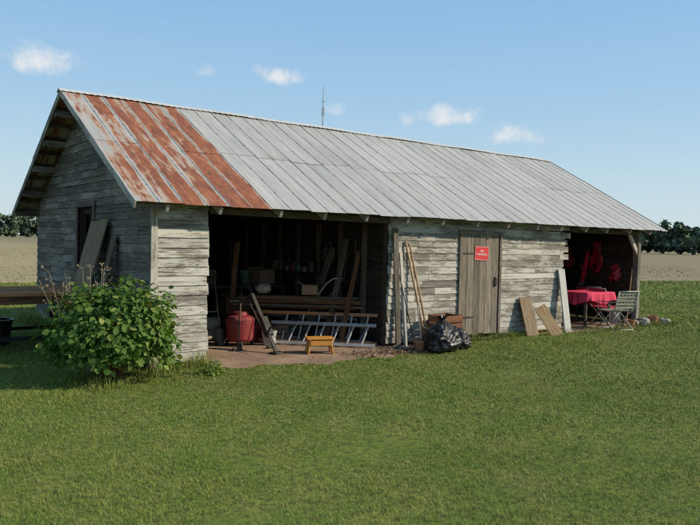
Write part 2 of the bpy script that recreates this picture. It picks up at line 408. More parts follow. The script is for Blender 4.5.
# ------------------------------------------------------------------ BARN
barn=thing('barn','weathered clapboard barn with grey and rusty tin roof','barn')
L_,W_,E_,RZ=11.47,6.04,2.13,4.01
yr=3.02;SL=(RZ-E_)/(yr+.37)
zr=lambda y:RZ-SL*abs(y-yr)
def wrows(mb,axis,a0,a1,z0,z1,pos,outward,exp=.16,skips=(),jend=(0,0),rag=.0035):
    z=z0
    while z<z1-.03:
        ex=exp*random.uniform(.88,1.12);h=min(ex+.02,z1-z)
        segs=[(a0+random.uniform(-jend[0],jend[0]),a1+random.uniform(-jend[1],jend[1]))] if axis=='x' else None
        if axis=='y':
            lo,hi=a0,a1;zt=z+h
            if zt>zr(0)-.04:
                k=(RZ-.03-zt)/SL; lo=max(a0,yr-k-.02);hi=min(a1,yr+k+.02)
            segs=[(lo,hi)] if hi-lo>.15 else []
        out=[]
        for s,e in segs:
            cur=[(s,e)]
            for (q0,q1,zz0,zz1) in skips:
                if z+h*.6>zz0 and z+h*.4<zz1:
                    nx=[]
                    for s2,e2 in cur:
                        if q0>s2:nx.append((s2,min(e2,q0)))
                        if q1<e2:nx.append((max(s2,q1),e2))
                    cur=nx
            for s2,e2 in cur:
                if e2-s2>1.5 and random.random()<.75:
                    mid=random.uniform(s2+.5,e2-.5);out+=[(s2,mid-.003),(mid+.003,e2)]
                elif e2-s2>.04: out.append((s2,e2))
        for s,e in out:
            sag=random.uniform(-.006,.006);zc=z+h/2+random.uniform(-.003,.003)
            tilt=.11+random.uniform(-.02,.05)
            sg=max(2,int((e-s)/.2))
            o_=Vector((s,pos+outward*.018,zc)) if axis=='x' else Vector((pos+outward*.018,s,zc))
            U=Vector((1,0,sag)).normalized() if axis=='x' else Vector((0,1,sag)).normalized()
            out_v=Vector((0,outward,0)) if axis=='x' else Vector((outward,0,0))
            V=(Vector((0,0,1))-out_v*tilt).normalized();Wv=U.cross(V)
            mb.prism(o_,U,V,Wv,e-s,h,.011,seg=sg,jit=rag)
        z+=ex
mb=MB();wrows(mb,'x',.0,.735,.06,2.16,0,-1,.13,jend=(.01,.02),rag=.0022);mb.obj('wall','white',barn,label='narrow front panel of peeling white clapboards')
mb=MB();wrows(mb,'x',3.93,8.62,.05,2.16,0,-1,.118,skips=[(5.60,6.64,0,1.93)],jend=(.02,.04),rag=.0022)
for i in range(5): mb.beam((8.5,-.02,2.1-.15*i),(8.62+random.uniform(.08,.24),-.02,2.1-.15*i+random.uniform(-.01,.01)),.11,.014,up=(0,1,0),seg=2,jit=.003)
mb.obj('wall','white',barn,label='long front panel of peeling white clapboards')
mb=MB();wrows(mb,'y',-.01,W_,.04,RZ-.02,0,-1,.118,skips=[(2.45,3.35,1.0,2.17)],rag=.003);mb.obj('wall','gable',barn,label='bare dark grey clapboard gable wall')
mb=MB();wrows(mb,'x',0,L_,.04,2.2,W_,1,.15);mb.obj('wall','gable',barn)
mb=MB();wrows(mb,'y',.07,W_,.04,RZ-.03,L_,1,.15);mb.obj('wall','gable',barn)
mb=MB();wrows(mb,'y',.10,W_-.1,.04,RZ-.12,L_-.02,-1,.18);mb.obj('shade_lining','darkwood',barn)  # added inner boards, coloured dark so the end bay reads as shaded
mb=MB();wrows(mb,'x',.1,L_-.1,.04,2.1,W_-.03,-1,.18);mb.obj('shade_lining','darkwood',barn)  # same added dark layer along the back wall, interior shade as colour
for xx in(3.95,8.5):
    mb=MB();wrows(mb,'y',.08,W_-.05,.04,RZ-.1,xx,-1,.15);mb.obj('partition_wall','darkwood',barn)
beamobj('corner_trim','tail',barn,(-.035,-.045,.02),(-.035,-.045,2.12),.09,.022,up=(0,1,0),seg=6,jit=.003)
beamobj('corner_trim','gable',barn,(-.048,.02,.02),(-.048,.02,2.1),.10,.02,up=(1,0,0),seg=6,jit=.003)
pm=MB();pm.beam((0,0,0),(0,0,2.2),.10,.10,seg=5,jit=.004)
first=None
for (x,y) in[(.06,.06),(.69,.07),(3.97,.06),(8.50,.07),(11.42,.0)]+[(.06,W_-.09),(3,W_-.1),(5,W_-.1),(8.5,W_-.1),(11.4,W_-.1)]:
    if first is None: first=pm.obj('post','frame',barn,bevel=.004);o=first
    else: o=first.copy();COL.objects.link(o)
    o.location=(x,y,0)
    if x==11.42: o.data=o.data.copy();o.data.materials.clear();o.data.materials.append(M['tail']);o.scale=(1.15,1.15,1)
for i in range(10): beamobj('stud','darkwood',barn,(.05,.55+i*.55,0),(.05,.55+i*.55,min(zr(.55+i*.55)-.14,3.9)),.05,.09)
for i in range(8): beamobj('stud','frame',barn,(3.88,.55+i*.68,0),(3.88,.55+i*.68,2.05),.04,.09,up=(1,0,0))
beamobj('knee_brace','tail',barn,(11.42,-.02,1.55),(11.0,-.02,2.08),.09,.05,up=(0,1,0),bevel=.003)
beamobj('wall_plate','frame',barn,(-.05,.07,2.14),(L_+.05,.07,2.14),.1,.12,seg=16,jit=.004);beamobj('wall_plate','frame',barn,(-.05,W_-.12,2.14),(L_+.05,W_-.12,2.14),.1,.12)
for x in(.07,2,3.97,6.2,8.5,11.4): beamobj('tie_beam','darkwood',barn,(x,0.1,2.12),(x,W_-.1,2.12),.06,.13,seg=4,jit=.004)
beamobj('header_board','frame',barn,(.74,-.035,2.09),(3.93,-.035,2.065),.10,.022,up=(0,1,0),seg=10,jit=.004);beamobj('header_board','frame',barn,(8.8,-.035,2.07),(11.47,-.035,2.06),.10,.022,up=(0,1,0),seg=8,jit=.004)

# roof
wS=.642;hS=wS/2
roofm,nt,b=newmat('old_galvanised_tin');n=N(nt);g=n.attr('gr');v=n.attr('vary',True);ru=n.attr('rust',True)
sx=n.sep(g)
big=n.noise(n.scale(g,(1.6,.45,1)),1,4,.6,.2);st=n.noise(n.scale(g,(16,.8,1)),1,5,.65);fine=n.noise(n.scale(g,(60,8,1)),1,3,.6);blot=n.noise(n.scale(g,(3.0,.95,1)),1,6,.62,.5)
mott=n.noise(n.scale(g,(9,3.2,1)),1,5,.7,.4)
c=n.ramp(st,[(.3,(.33,.32,.295)),(.5,(.42,.41,.38)),(.72,(.51,.50,.465))])
c=n.mix(1,c,n.ramp(v,[(0,.86),(1,1.08)]),'MULTIPLY')
c=n.mix(n.math('MULTIPLY',n.step(big,.48,.70),.5),c,(.27,.26,.235))
c=n.mix(n.math('MULTIPLY',n.step(mott,.53,.72),.35),c,(.25,.235,.205))
lx=n.math('MODULO',n.math('ADD',sx[0],1000*wS),hS)
dc=n.math('MINIMUM',lx,n.math('SUBTRACT',hS,lx))
edge=n.step(dc,.020,.005)
edge=n.math('MULTIPLY',edge,n.step(mott,.36,.58))
c=n.mix(n.math('MULTIPLY',edge,.55),c,(.15,.14,.125))
ly=n.math('MODULO',n.math('ADD',sx[1],n.math('MULTIPLY',sx[2],.13)),.42);ly=n.math('ABSOLUTE',ly);dn=n.math('ABSOLUTE',n.math('SUBTRACT',ly,.2))
nd=n.math('MULTIPLY',n.step(dn,.035,.012),n.step(dc,.024,.010))
nd=n.math('MULTIPLY',nd,n.step(fine,.35,.55))
c=n.mix(n.math('MULTIPLY',nd,.75),c,(.09,.075,.06))
c=n.mix(n.math('MULTIPLY',n.step(blot,.62,.74),.4),c,(.25,.18,.12))
rb=n.math('ADD',n.math('MULTIPLY',blot,.90),n.math('MULTIPLY',mott,.20))
rb=n.math('ADD',rb,n.math('MULTIPLY',n.math('SUBTRACT',st,.5),.50))
rb=n.math('ADD',rb,n.math('MULTIPLY',n.math('SUBTRACT',ru,.5),.7))
rb=n.math('SUBTRACT',rb,n.math('MULTIPLY',n.step(dc,.065,.0),.24))
on=n.math('GREATER_THAN',ru,.05)
rm=n.math('MULTIPLY',n.step(rb,.525,.63),on)
rc=n.ramp(n.math('ADD',n.math('MULTIPLY',fine,.25),n.math('MULTIPLY',mott,.75)),[(.32,(.38,.155,.068)),(.43,(.28,.088,.034)),(.54,(.19,.050,.023)),(.67,(.075,.027,.017))])
halo=n.math('MULTIPLY',n.step(rb,.43,.57),on)
c=n.mix(n.math('MULTIPLY',halo,.65),c,(.42,.25,.135))
c=n.mix(n.math('MULTIPLY',rm,.94),c,rc)
n.put(b.inputs['Base Color'],c);n.put(b.inputs['Metallic'],n.math('MULTIPLY',n.math('SUBTRACT',1.0,rm),.08))
n.put(b.inputs['Roughness'],n.math('ADD',.58,n.math('MULTIPLY',rm,.35)));n.put(b.inputs['Normal'],n.bump(fine,.15,.004))
ang=math.atan(SL);Ls=sqrt((yr+.37)**2+(RZ-E_)**2)
def build_roof():
    vs=[];fs=[];gs=[];vy=[];rs=[]
    x0=-.42;xe=12.05;i=0;x=x0
    crimps=[(0,.0),(.009,.008),(.018,0),(.10,0),(.20,0),(hS-.010,0),(hS,.006),(hS+.010,0),(.42,0),(.52,0),(wS-.008,0),(wS+.009,.009),(wS+.022,0)]
    while x<xe-.05:
        for side in(-1,1):
            split=Ls*(.5+.012*((i*7)%3-1));rows=[(0,split+.09,.004),(split,Ls+random.uniform(-.012,.02),0)]
            sv=random.random()
            for (s0,s1,lift) in rows:
                vary=.6*sv+.4*random.random();o=len(vs);ns=10;xj=random.uniform(-.003,.003);ly=random.uniform(-.004,.005)
                rust=0
                if side==-1: rust=([.52,.66,.70] if lift else [.58,.69,.76])[i] if i<3 else 0.0
                else: rust=.55 if i in(0,1,5) else 0
                for a in range(ns+1):
                    s=s0+(s1-s0)*a/ns
                    for (cx,ch) in crimps:
                        X=min(x+cx+xj,12.06)
                        h=ch+lift+.003*(cx>.5)+.008*noise.noise(Vector((X*1.3,s*1.5,side)))+ly*(a==ns)+.004*noise.noise(Vector((X*5,s*3,9)))
                        y=yr+side*(s*cos(ang)+h*sin(ang));z=RZ-s*sin(ang)+h*cos(ang)
                        vs.append((X,y,z));gs.append((cx+i*wS,s,i*3.3+side*50+(20 if (lift and i>2) else 0)));vy.append(vary)
                        rs.append(rust+(.26*(min(cx/wS,.8)-.5) if (rust and i==0) else 0))
                m_=len(crimps)
                for a in range(ns):
                    for c_ in range(m_-1): fs.append((o+a*m_+c_,o+a*m_+c_+1,o+(a+1)*m_+c_+1,o+(a+1)*m_+c_))
        x+=wS;i+=1
    me=bpy.data.meshes.new('roof');me.from_pydata(vs,[],fs)
    for nm,dt,ar in(('vary','value',vy),('rust','value',rs)):
        a=me.attributes.new(nm,'FLOAT','POINT');a.data.foreach_set(dt,np.array(ar,'f'))
    a=me.attributes.new('gr','FLOAT_VECTOR','POINT');a.data.foreach_set('vector',np.array(gs,'f').ravel())
    me.materials.append(roofm);o=bpy.data.objects.new('roof',me);COL.objects.link(o);o.parent=barn
    o['label']='tin sheet roof, rusty end and grey remainder';return o
roof=build_roof()
mb=MB()
def cap(u,v):
    x=-.44+12.52*u;k=(v-.5)*2;s=abs(k)*.12
    sc=.010*(1 if int(u*230)%2 else 0)*(abs(k)>.6)
    return (x,yr+(-1 if k<0 else 1)*s*cos(ang)*1.0,RZ+.032-s*sin(ang)+sc-.004*(abs(k)>.9)+.006*sin(x*3))
mb.grid(cap,230,6);mb.obj('ridge_cap',plain('ridge_cap_tin',(.56,.545,.505),.5,.1,.12),roof)
rm_=MB()
rm_.beam((0,yr,RZ-.10),(0,-.30,zr(-.30)-.10),.045,.095,up=(0,0,1),seg=5,jit=.002)
r2=MB();r2.beam((0,yr,RZ-.09),(0,2*yr+.25,zr(-.25)-.09),.045,.09,up=(0,0,1))
ra=None
for i in range(15):
    x=.03+i*(L_-.06)/14
    if ra is None: ra=rm_.obj('rafter','tail',roof);rb_=r2.obj('rafter','frame',roof);o1,o2=ra,rb_
    else:
        o1=ra.copy();o2=rb_.copy();COL.objects.link(o1);COL.objects.link(o2)
    o1.location.x=x+random.uniform(-.08,.08)*(0<i<14);o2.location.x=x
for side in(-1,1):
    s=.06
    while s<Ls-.04:
        y=yr+side*s*cos(ang);z=RZ-s*sin(ang)-.028
        beamobj('purlin','frame',roof,(-.38,y,z),(12.0,y,z),.09,.024,up=(0,side*sin(ang),cos(ang)),seg=12,jit=.002);s+=.41
for side in(-1,1):
    beamobj('barge_board','tail',roof,(-.405,yr+side*.002,RZ-.05),(-.405,yr+side*(yr+.35),zr(-.35)-.05),.022,.085,seg=8,jit=.003)
    beamobj('barge_board','gable',roof,(12.03,yr+side*.002,RZ-.05),(12.03,yr+side*(yr+.35),zr(-.35)-.05),.022,.085,seg=8,jit=.003)
for side in(-1,1):
    for s in(.45,1.3,2.1,2.95,3.7): 
        y=yr+side*s*cos(ang);z=RZ-s*sin(ang)-.10
        beamobj('lookout','gable',roof,(-.39,y,z),(.1,y,z),.06,.11,up=(0,0,1),bevel=.003)

# door
mb=MB();x=5.63;i=0
while x<6.60:
    wd=min(random.choice([.13,.16,.18]),6.61-x)
    if wd>.03: mb.beam((x+wd/2,-.03,.07+random.uniform(0,.03)),(x+wd/2,-.03,1.88+random.uniform(-.015,.015)),wd-.008,.022,up=(0,1,0),seg=6,jit=.002)
    x+=wd
door=mb.obj('door','door',barn,label='weathered grey vertical plank door')
mb=MB();mb.beam((6.52,-.055,.95),(6.52,-.055,1.12),.03,.02,up=(0,1,0));mb.tube([(6.52,-.06,.96),(6.52,-.09,.99),(6.52,-.09,1.08),(6.52,-.06,1.11)],.007,6);mb.obj('handle','steel',door)
for z in(.4,1.55):
    mb=MB();mb.beam((5.63,-.046,z),(5.98,-.046,z),.04,.006,up=(0,1,0),taper=.5);mb.tube([(5.62,-.05,z-.04),(5.62,-.05,z+.04)],.01,8);mb.obj('hinge','steel',door)
mb=MB();mb.beam((5.59,-.05,.05),(5.59,-.05,1.96),.06,.025,up=(0,1,0),seg=5,jit=.003);mb.beam((6.655,-.05,.05),(6.655,-.05,1.96),.06,.025,up=(0,1,0),seg=5,jit=.003);mb.beam((5.54,-.053,1.94),(6.70,-.053,1.93),.07,.025,up=(0,1,0),seg=4,jit=.003)
mb.obj('door_frame','door',barn,bevel=.002)
win=MB();yA,yB,zA,zB=2.45,3.35,1.0,2.17
win.beam((-.04,yA,zA-.06),(-.04,yA,zB+.08),.09,.025,up=(1,0,0));win.beam((-.04,yB,zA-.06),(-.04,yB,zB+.08),.09,.025,up=(1,0,0))
win.beam((-.045,yA-.08,zB+.04),(-.045,yB+.08,zB+.04),.09,.03,up=(1,0,0));win.beam((-.05,yA-.08,zA-.04),(-.05,yB+.08,zA-.04),.07,.06,up=(1,0,0))
win.obj('window_frame','gable',barn,bevel=.002)

# sign
s=thing('warning_sign','small red no trespassing sign nailed on plank door','sign',(6.135,-.052,1.555),rot=(0,radians(1.5),0))
mb=MB();mb.box((0,0,0),(.37,.003,.25));mb.obj('sign_panel','signred',s)
def text(txt,size,loc,parent,mat,name='lettering'):
    cu=bpy.data.curves.new(name,'FONT');cu.body=txt;cu.size=size;cu.align_x='CENTER';cu.align_y='CENTER';cu.extrude=.0006
    o=bpy.data.objects.new(name,cu);COL.objects.link(o);dg=bpy.context.evaluated_depsgraph_get();me=bpy.data.meshes.new_from_object(o.evaluated_get(dg));bpy.data.objects.remove(o)
    o=bpy.data.objects.new(name,me);COL.objects.link(o);me.materials.clear();me.materials.append(M[mat]);o.parent=parent;o.location=loc;o.rotation_euler=(radians(90),0,0)
text('NO',.06,(0,-.003,.04),s,'signwhite');text('TRESPASSING',.046,(0,-.003,-.02),s,'signwhite')
mb=MB()
for a,b2,c2,d2 in((0,.117,.354,.004),(0,-.117,.354,.004),(-.177,0,.004,.23),(.177,0,.004,.23)): mb.box((a,-.003,b2),(c2,.002,d2))
mb.obj('sign_border','signwhite',s)

# ------------------------------------------------------------------ bush
BU=leafmat('bush_leaves',(.055,.115,.020),(.12,.19,.040),(.24,.27,.075),.07,.22,False,.12)
bush=thing('hydrangea_bush','dense leafy green bush beside the barn corner','bush',(-.66,-.42,0))
LT=[(0,0,0),(-.32,.28,.07),(0,.3,0),(.32,.28,.07),(-.36,.58,.06),(0,.62,-.02),(.36,.58,.06),(-.14,.87,-.02),(0,1.0,-.09),(.14,.87,-.02)]
LF=[(0,2,1),(0,3,2),(1,2,5,4),(2,3,6,5),(4,5,8,7),(5,6,9,8)]
def bushpts(k,rmin,rmax):
    dd=rng.normal(size=(k*2,3));dd/=np.linalg.norm(dd,axis=1)[:,None];dd=dd[dd[:,2]>-.55][:k];k=len(dd)
    r=rng.uniform(rmin,rmax,k)
    lump=np.array([1+.30*noise.noise(Vector(v)*2.1+Vector((3,1,7)))+.24*noise.noise(Vector(v)*5) for v in dd])
    p=dd*(r*lump)[:,None]*[.70,.62,.58]+[0,0,.53];p[:,2]=np.maximum(p[:,2],.05+.1*rng.random(k));return p,dd
p1,d1=bushpts(4300,.74,1.10);p2,d2=bushpts(1700,.35,.8);p_=np.concatenate([p1,p2]);dd=np.concatenate([d1,d2]);k=len(p_)
nrm=dd*.8+[0,0,.6]+rng.normal(0,.5,(k,3));nrm/=np.linalg.norm(nrm,axis=1)[:,None]
Yd=dd*[1,1,.2]+[0,0,-.25]+rng.normal(0,.55,(k,3));Yd-=nrm*np.sum(Yd*nrm,1)[:,None];Yd/=np.linalg.norm(Yd,axis=1)[:,None];Xd=np.cross(Yd,nrm)
sz=rng.uniform(.038,.10,k)[:,None]
scatter('foliage',LT,LF,p_,Xd*sz,Yd*sz,nrm*sz,np.clip(rng.normal(.5,.27,k),0,1),BU,parent=bush,tip=[.8]*10)
mb=MB()
for i in range(38):
    a=random.uniform(0,2*pi);r=random.uniform(.2,.6);z=random.uniform(.6,1.0)
    mb.tube([(random.uniform(-.12,.12),random.uniform(-.12,.12),0),(cos(a)*r*.5,sin(a)*r*.4,z*.55),(cos(a)*r,sin(a)*r*.8,z)],[.009,.006,.003],5)
mb.obj('stem','brown',bush)
wd_=thing('dry_weed','tall dry weed stalks behind the bush','weed',(-.70,.30,0))
mb=MB();hp=[]
for i in range(24):
    a=random.uniform(0,2*pi);r=random.uniform(.05,.55);h=random.uniform(.9,1.4)
    b0=(cos(a)*r*.6,sin(a)*r*.6,0);t=Vector((cos(a)*r+random.uniform(-.12,.05),sin(a)*r,h))
    mid=Vector(b0).lerp(t,.55)+Vector((random.uniform(-.05,.05),random.uniform(-.05,.05),.05))
    mb.tube([b0,mid,t],[.005,.004,.0025],4)
    for j in range(5):
        q=mid.lerp(t,random.uniform(.1,1));e=q+Vector((random.uniform(-.09,.09),random.uniform(-.09,.09),random.uniform(.02,.1)));mb.tube([q,e],[.002,.0015],3);hp.append(e)
    hp.append(t)
mb.obj('stem',plain('dry_stalk',(.33,.27,.18),.9),wd_)
hp=np.repeat(np.array([tuple(x) for x in hp]),6,0)+rng.normal(0,.012,(len(hp)*6,3));k=len(hp)
q=rng.normal(size=(k,3));q/=np.linalg.norm(q,axis=1)[:,None];q2=np.cross(q,rng.normal(size=(k,3)));q2/=np.linalg.norm(q2,axis=1)[:,None]
scatter('seed_head',QT,QF,hp,q*.017,q2*.017,np.cross(q,q2)*.017,rng.random(k),leafmat('seed_tan',(.25,.20,.13),(.36,.29,.20),(.2,.16,.1),.2,0,False),parent=wd_,tip=[.8]*5)
def small_plant(loc,rad,h,k,label,name='small_weed'):
    t=thing(name,label,'plant',loc);dd=rng.normal(size=(k,3));dd/=np.linalg.norm(dd,axis=1)[:,None];dd[:,2]=np.abs(dd[:,2])
    p=dd*[rad,rad,h]*rng.uniform(.4,1,k)[:,None];nr=dd*.4+[0,0,1]+rng.normal(0,.4,(k,3));nr/=np.linalg.norm(nr,axis=1)[:,None]
    Y=dd+rng.normal(0,.3,(k,3));Y-=nr*np.sum(Y*nr,1)[:,None];Y/=np.linalg.norm(Y,axis=1)[:,None];X=np.cross(Y,nr);sz=rng.uniform(.03,.055,k)[:,None]
    scatter('foliage',LT,LF,p,X*sz,Y*sz,nr*sz,rng.random(k),leafmat('weed_leaf',(.10,.18,.03),(.17,.26,.05),(.2,.25,.06),.1,.2,False),parent=t,tip=[.8]*10)
    mb=MB()
    for i in range(8):
        a=random.uniform(0,2*pi);mb.tube([(0,0,0),(cos(a)*rad*.6,sin(a)*rad*.6,h*.7)],[.004,.002],4)
    mb.obj('stem','brown',t)
small_plant((.48,-.72,0),.15,.20,220,'small bright green weed at the wall foot')
small_plant((12.2,-.25,0),.35,.2,350,'low green weeds past the end post')
small_plant((-.3,1.2,0),.3,.35,380,'leafy green weeds growing against the gable wall')

# ------------------------------------------------------------------ outdoor objects
t=thing('wooden_table','dark legged wooden table with orange brown top','table',(-1.42,2.72,0))
mb=MB()
for i in range(6): mb.beam((-1.2,-.62+i*.25,.84),(1.2,-.62+i*.25,.84),.245,.05,seg=4,jit=.002)
mb.obj('table_top','tabletop',t,bevel=.004)
for p0,p1 in(((-1.1,-.68,.755),(1.1,-.68,.755)),((-1.1,.7,.755),(1.1,.7,.755)),((1.08,-.66,.755),(1.08,.68,.755)),((-1.08,-.66,.755),(-1.08,.68,.755))): beamobj('apron','brown',t,p0,p1,.03,.11)
lg=MB();lg.beam((0,0,0),(0,0,.81),.08,.08);l0=None
for x,y in((1.0,-.6),(1.0,.6),(-1.0,-.6),(-1.0,.6)):
    if l0 is None:l0=lg.obj('leg','darkwood',t,bevel=.004);o=l0
    else:o=l0.copy();COL.objects.link(o)
    o.location=(x,y,0)
for y in(-.6,.6): beamobj('stretcher','darkwood',t,(-1.0,y,.2),(1.0,y,.2),.05,.05)
t=thing('storage_tub','dark plastic tub under the wooden table','tub',(-1.35,3.0,0));mb=MB();mb.lathe([(.22,0),(.27,.36),(.29,.37),(.29,.40),(.26,.40),(.26,.36),(.2,.03)],20);mb.obj('tub_body','black',t,smooth=False)
t=thing('storage_tub','dark plastic tub under the wooden table','tub',(-2.1,2.9,0));mb=MB();mb.lathe([(.25,0),(.3,.42),(.32,.43),(.32,.46),(.29,.46),(.29,.42),(.22,.03)],20);mb.obj('tub_body','steel',t,smooth=False)
def leaning_board(p0,p1,w,th,mat,label,cat='board',name='leaning_board',up=(1,0,0)):
    t=thing(name,label,cat,p0);mb=MB();q=Vector(p1)-Vector(p0);mb.beam((0,0,0),q,w,th,up=up,seg=5,jit=.003);mb.obj('plank',mat,t,bevel=.002);return t
leaning_board((-.62,1.90,0),(-.08,2.02,1.94),.80,.02,'ply','weathered plywood sheet leaning against the gable wall')
leaning_board((-.48,1.30,0),(-.07,1.36,1.72),.2,.025,'frame','dark plank leaning against the gable wall')
leaning_board((4.02,-.22,0),(4.03,-.06,1.95),.10,.03,'gable','grey plank leaning beside the open bay',up=(0,1,0))
leaning_board((4.20,-.20,0),(4.16,-.06,1.55),.06,.025,'tail','pale narrow board leaning on clapboards',up=(0,1,0))
def pole(p0,p1,r,mat,label):
    t=thing('wooden_pole',label,'pole',p0,group='long poles leaning on the barn wall');q=Vector(p1)-Vector(p0);mb=MB();mb.tube([(0,0,0),q*.5+Vector((.008,0,0)),q],[r,r*.95,r*.85],8);mb.obj('shaft',mat,t,smooth=True)
pole((4.56,-.30,0),(4.27,-.05,1.74),.022,'tan','tan wooden pole leaning against clapboards')
pole((4.66,-.28,0),(4.36,-.05,1.70),.018,'tan','tan wooden pole leaning against clapboards')
pole((4.42,-.34,0),(4.44,-.06,1.40),.012,'alu','thin grey metal pole leaning against clapboards')
pole((4.30,-.32,0),(4.10,-.06,1.30),.010,'steel','thin dark metal rod leaning against clapboards')
def lump(u,v):
    a=2*pi*u;b=pi*v-pi/2;d_=Vector((cos(a)*cos(b),sin(a)*cos(b),sin(b)))
    k=1+.22*noise.noise(d_*1.9+Vector((2,5,1)))+.10*noise.noise(d_*5)+.07*(abs(noise.noise(d_*7))-.2)+.04*(abs(noise.noise(d_*15))-.2)
    z=d_.z
    p=Vector((d_.x*.37*k,d_.y*.28*k,.20+z*.22*k))
    sq=1+.15*max(0,-z);p.x*=sq;p.y*=sq
    if z>.75: tt=(z-.75)/.25;p.x*=1-.35*tt;p.y*=1-.35*tt;p.z+=.09*tt
    p.z=max(p.z,.0);return p
t=thing('trash_bag','crumpled black trash bag tied at top','trash bag',(4.42,-.80,0),rz=.4);mb=MB();mb.grid(lump,110,64);mb.obj('bag_body','bag',t,smooth=True)
mb=MB();mb.grid(lambda u,v:(( .03+.05*v*v+.012*sin(u*14*pi)*v)*cos(2*pi*u),(.03+.05*v*v+.012*sin(u*14*pi)*v)*sin(2*pi*u),.46+.10*v+.015*sin(u*6*pi)*v),48,5);mb.obj('bag_neck','bag',t,smooth=True)
t=thing('trash_bag','small slumped black trash bag on grass','trash bag',(4.86,-.66,0),rz=2.1);mb=MB();mb.grid(lambda u,v:lump(u,v)*.72,90,48);mb.obj('bag_body','bag',t,smooth=True)
def crate(loc,rz,sx,sy,sz,mat,label,name='wooden_crate'):
    t=thing(name,label,'crate',loc,rz);mb=MB();ns=max(2,int(sz/.12))
    for i in range(ns):
        z=(i+.5)*sz/ns;h=sz/ns-.02
        for sgn in(-1,1):
            mb.beam((-sx/2,sgn*sy/2,z),(sx/2,sgn*sy/2,z),.014,h);mb.beam((sgn*sx/2,-sy/2+.01,z),(sgn*sx/2,sy/2-.01,z),.014,h)
    for a in(-1,1):
        for b in(-1,1): mb.beam((a*(sx/2-.02),b*(sy/2-.02),0),(a*(sx/2-.02),b*(sy/2-.02),sz),.03,.03)
    mb.box((0,0,.015),(sx-.03,sy-.03,.012));mb.obj('slats',mat,t)
crate((4.98,-.32,0),.1,.5,.34,.52,'brown','brown slatted wooden crate against the wall')
t=thing('clay_pot','brown clay pot by leaning poles','pot',(4.12,-.62,0));mb=MB();mb.lathe([(.07,0),(.10,.14),(.115,.14),(.115,.18),(.095,.18),(.06,.02)],20);mb.obj('pot_body','terracotta',t)
leaning_board((7.36,-.30,0),(7.38,-.06,.72),.36,.02,'ply','grey brown plywood piece leaning on clapboards',up=(0,1,.6))
leaning_board((7.86,-.50,0),(7.66,-.20,.54),.24,.02,'tan','short tan board leaning beside plywood',up=(0,1,.6))
leaning_board((8.52,-.26,0),(8.50,-.06,1.26),.20,.03,'whitewood','white painted board leaning at bay edge',up=(0,1,.2))
k=1100;xy=np.c_[rng.normal(3.75,.45,k),rng.normal(-.5,.17,k)];q=rng.random(k)*2*pi
X=np.c_[np.cos(q),np.sin(q),rng.normal(0,.3,k)]*.05*rng.uniform(.3,1.6,k)[:,None];Y=np.c_[-np.sin(q),np.cos(q),rng.normal(0,.3,k)]*.022*rng.uniform(.5,1.4,k)[:,None]
scatter('wood_debris',QT,QF,np.c_[xy,rng.uniform(.01,.04,k)],X,Y,np.cross(X,Y)*20,rng.random(k),leafmat('debris',(.13,.08,.045),(.30,.20,.13),(.4,.33,.25),.1,0,False),tip=[.8]*5,kind='stuff')

# ------------------------------------------------------------------ inside bay one
t=thing('shop_vacuum','dirty red canister vacuum with rounded lid','vacuum',(1.92,1.25,0),rz=.4)
mb=MB();mb.lathe([(.19,.08),(.215,.12),(.225,.36),(.23,.38),(.225,.40),(.2,.40)],28);mb.obj('canister','red',t,smooth=False)
mb=MB();mb.lathe([(.235,.40),(.235,.43),(.20,.47),(.12,.50),(.11,.54),(.03,.55)],28);mb.obj('lid','red',t)
mb=MB();mb.tube([(.2,0,.3),(.34,.0,.34),(.42,.1,.2),(.3,.25,.08),(.1,.38,.05),(-.15,.38,.05)],.022,8);mb.obj('hose','black',t,smooth=True)
cm=MB();cm.tube([(-.015,0,.03),(.015,0,.03)],.03,12);cm.beam((0,0,.04),(0,0,.1),.02,.02);c0=None
for i in range(4):
    a=pi/4+i*pi/2
    if c0 is None:c0=cm.obj('caster','rubber',t);o=c0
    else:o=c0.copy();COL.objects.link(o)
    o.location=(.2*cos(a),.2*sin(a),0)
t=thing('farm_jack','dark steel farm jack leaning on the vacuum','jack',(2.0,.25,0))
beamobj('bar','steel',t,(0,0,.03),(-.02,.85,.98),.06,.03,seg=2,bevel=.003)
mb=MB();mb.box((0,-.02,.02),(.2,.14,.03),(0,0,.3));mb.obj('base','steel',t,bevel=.004)
mb=MB();mb.beam((0,.2,.25),(0,.42,.5),.11,.10);mb.tube([(0,.3,.34),(.1,.1,.42),(.2,-.25,.45)],.014,8);mb.obj('mechanism','steel',t,bevel=.006)
for i,(p0,p1,r) in enumerate([((1.62,.75,0),(1.98,1.32,.95),.014),((2.20,.72,0),(2.02,1.25,.80),.012)]):
    t=thing('tool_handle','dark tool handle propped on the red vacuum','tool',p0,group='tool handles propped on the vacuum')
    q=Vector(p1)-Vector(p0);mb=MB();mb.tube([(0,0,0.01),q],r,8);mb.obj('handle','frame',t,smooth=True)
    mb=MB();mb.beam((-.08,0,.03),(.08,.02,.03),.05,.04);mb.obj('tool_head','steel',t,bevel=.004)
t=thing('shovel','long handled shovel leaning in the bay','shovel',(1.62,1.35,0));mb=MB();mb.tube([(0,0,.22),(.12,.5,1.15)],.014,8);mb.obj('handle','frame',t,smooth=True)
mb=MB();mb.grid(lambda u,v:((u-.5)*.2*(1-.6*max(0,.35-v)/.35),-.06+.02*v+.05*((u-.5)*2)**2,.02+.26*v),8,8);mb.obj('blade','steel',t,solid=.004)
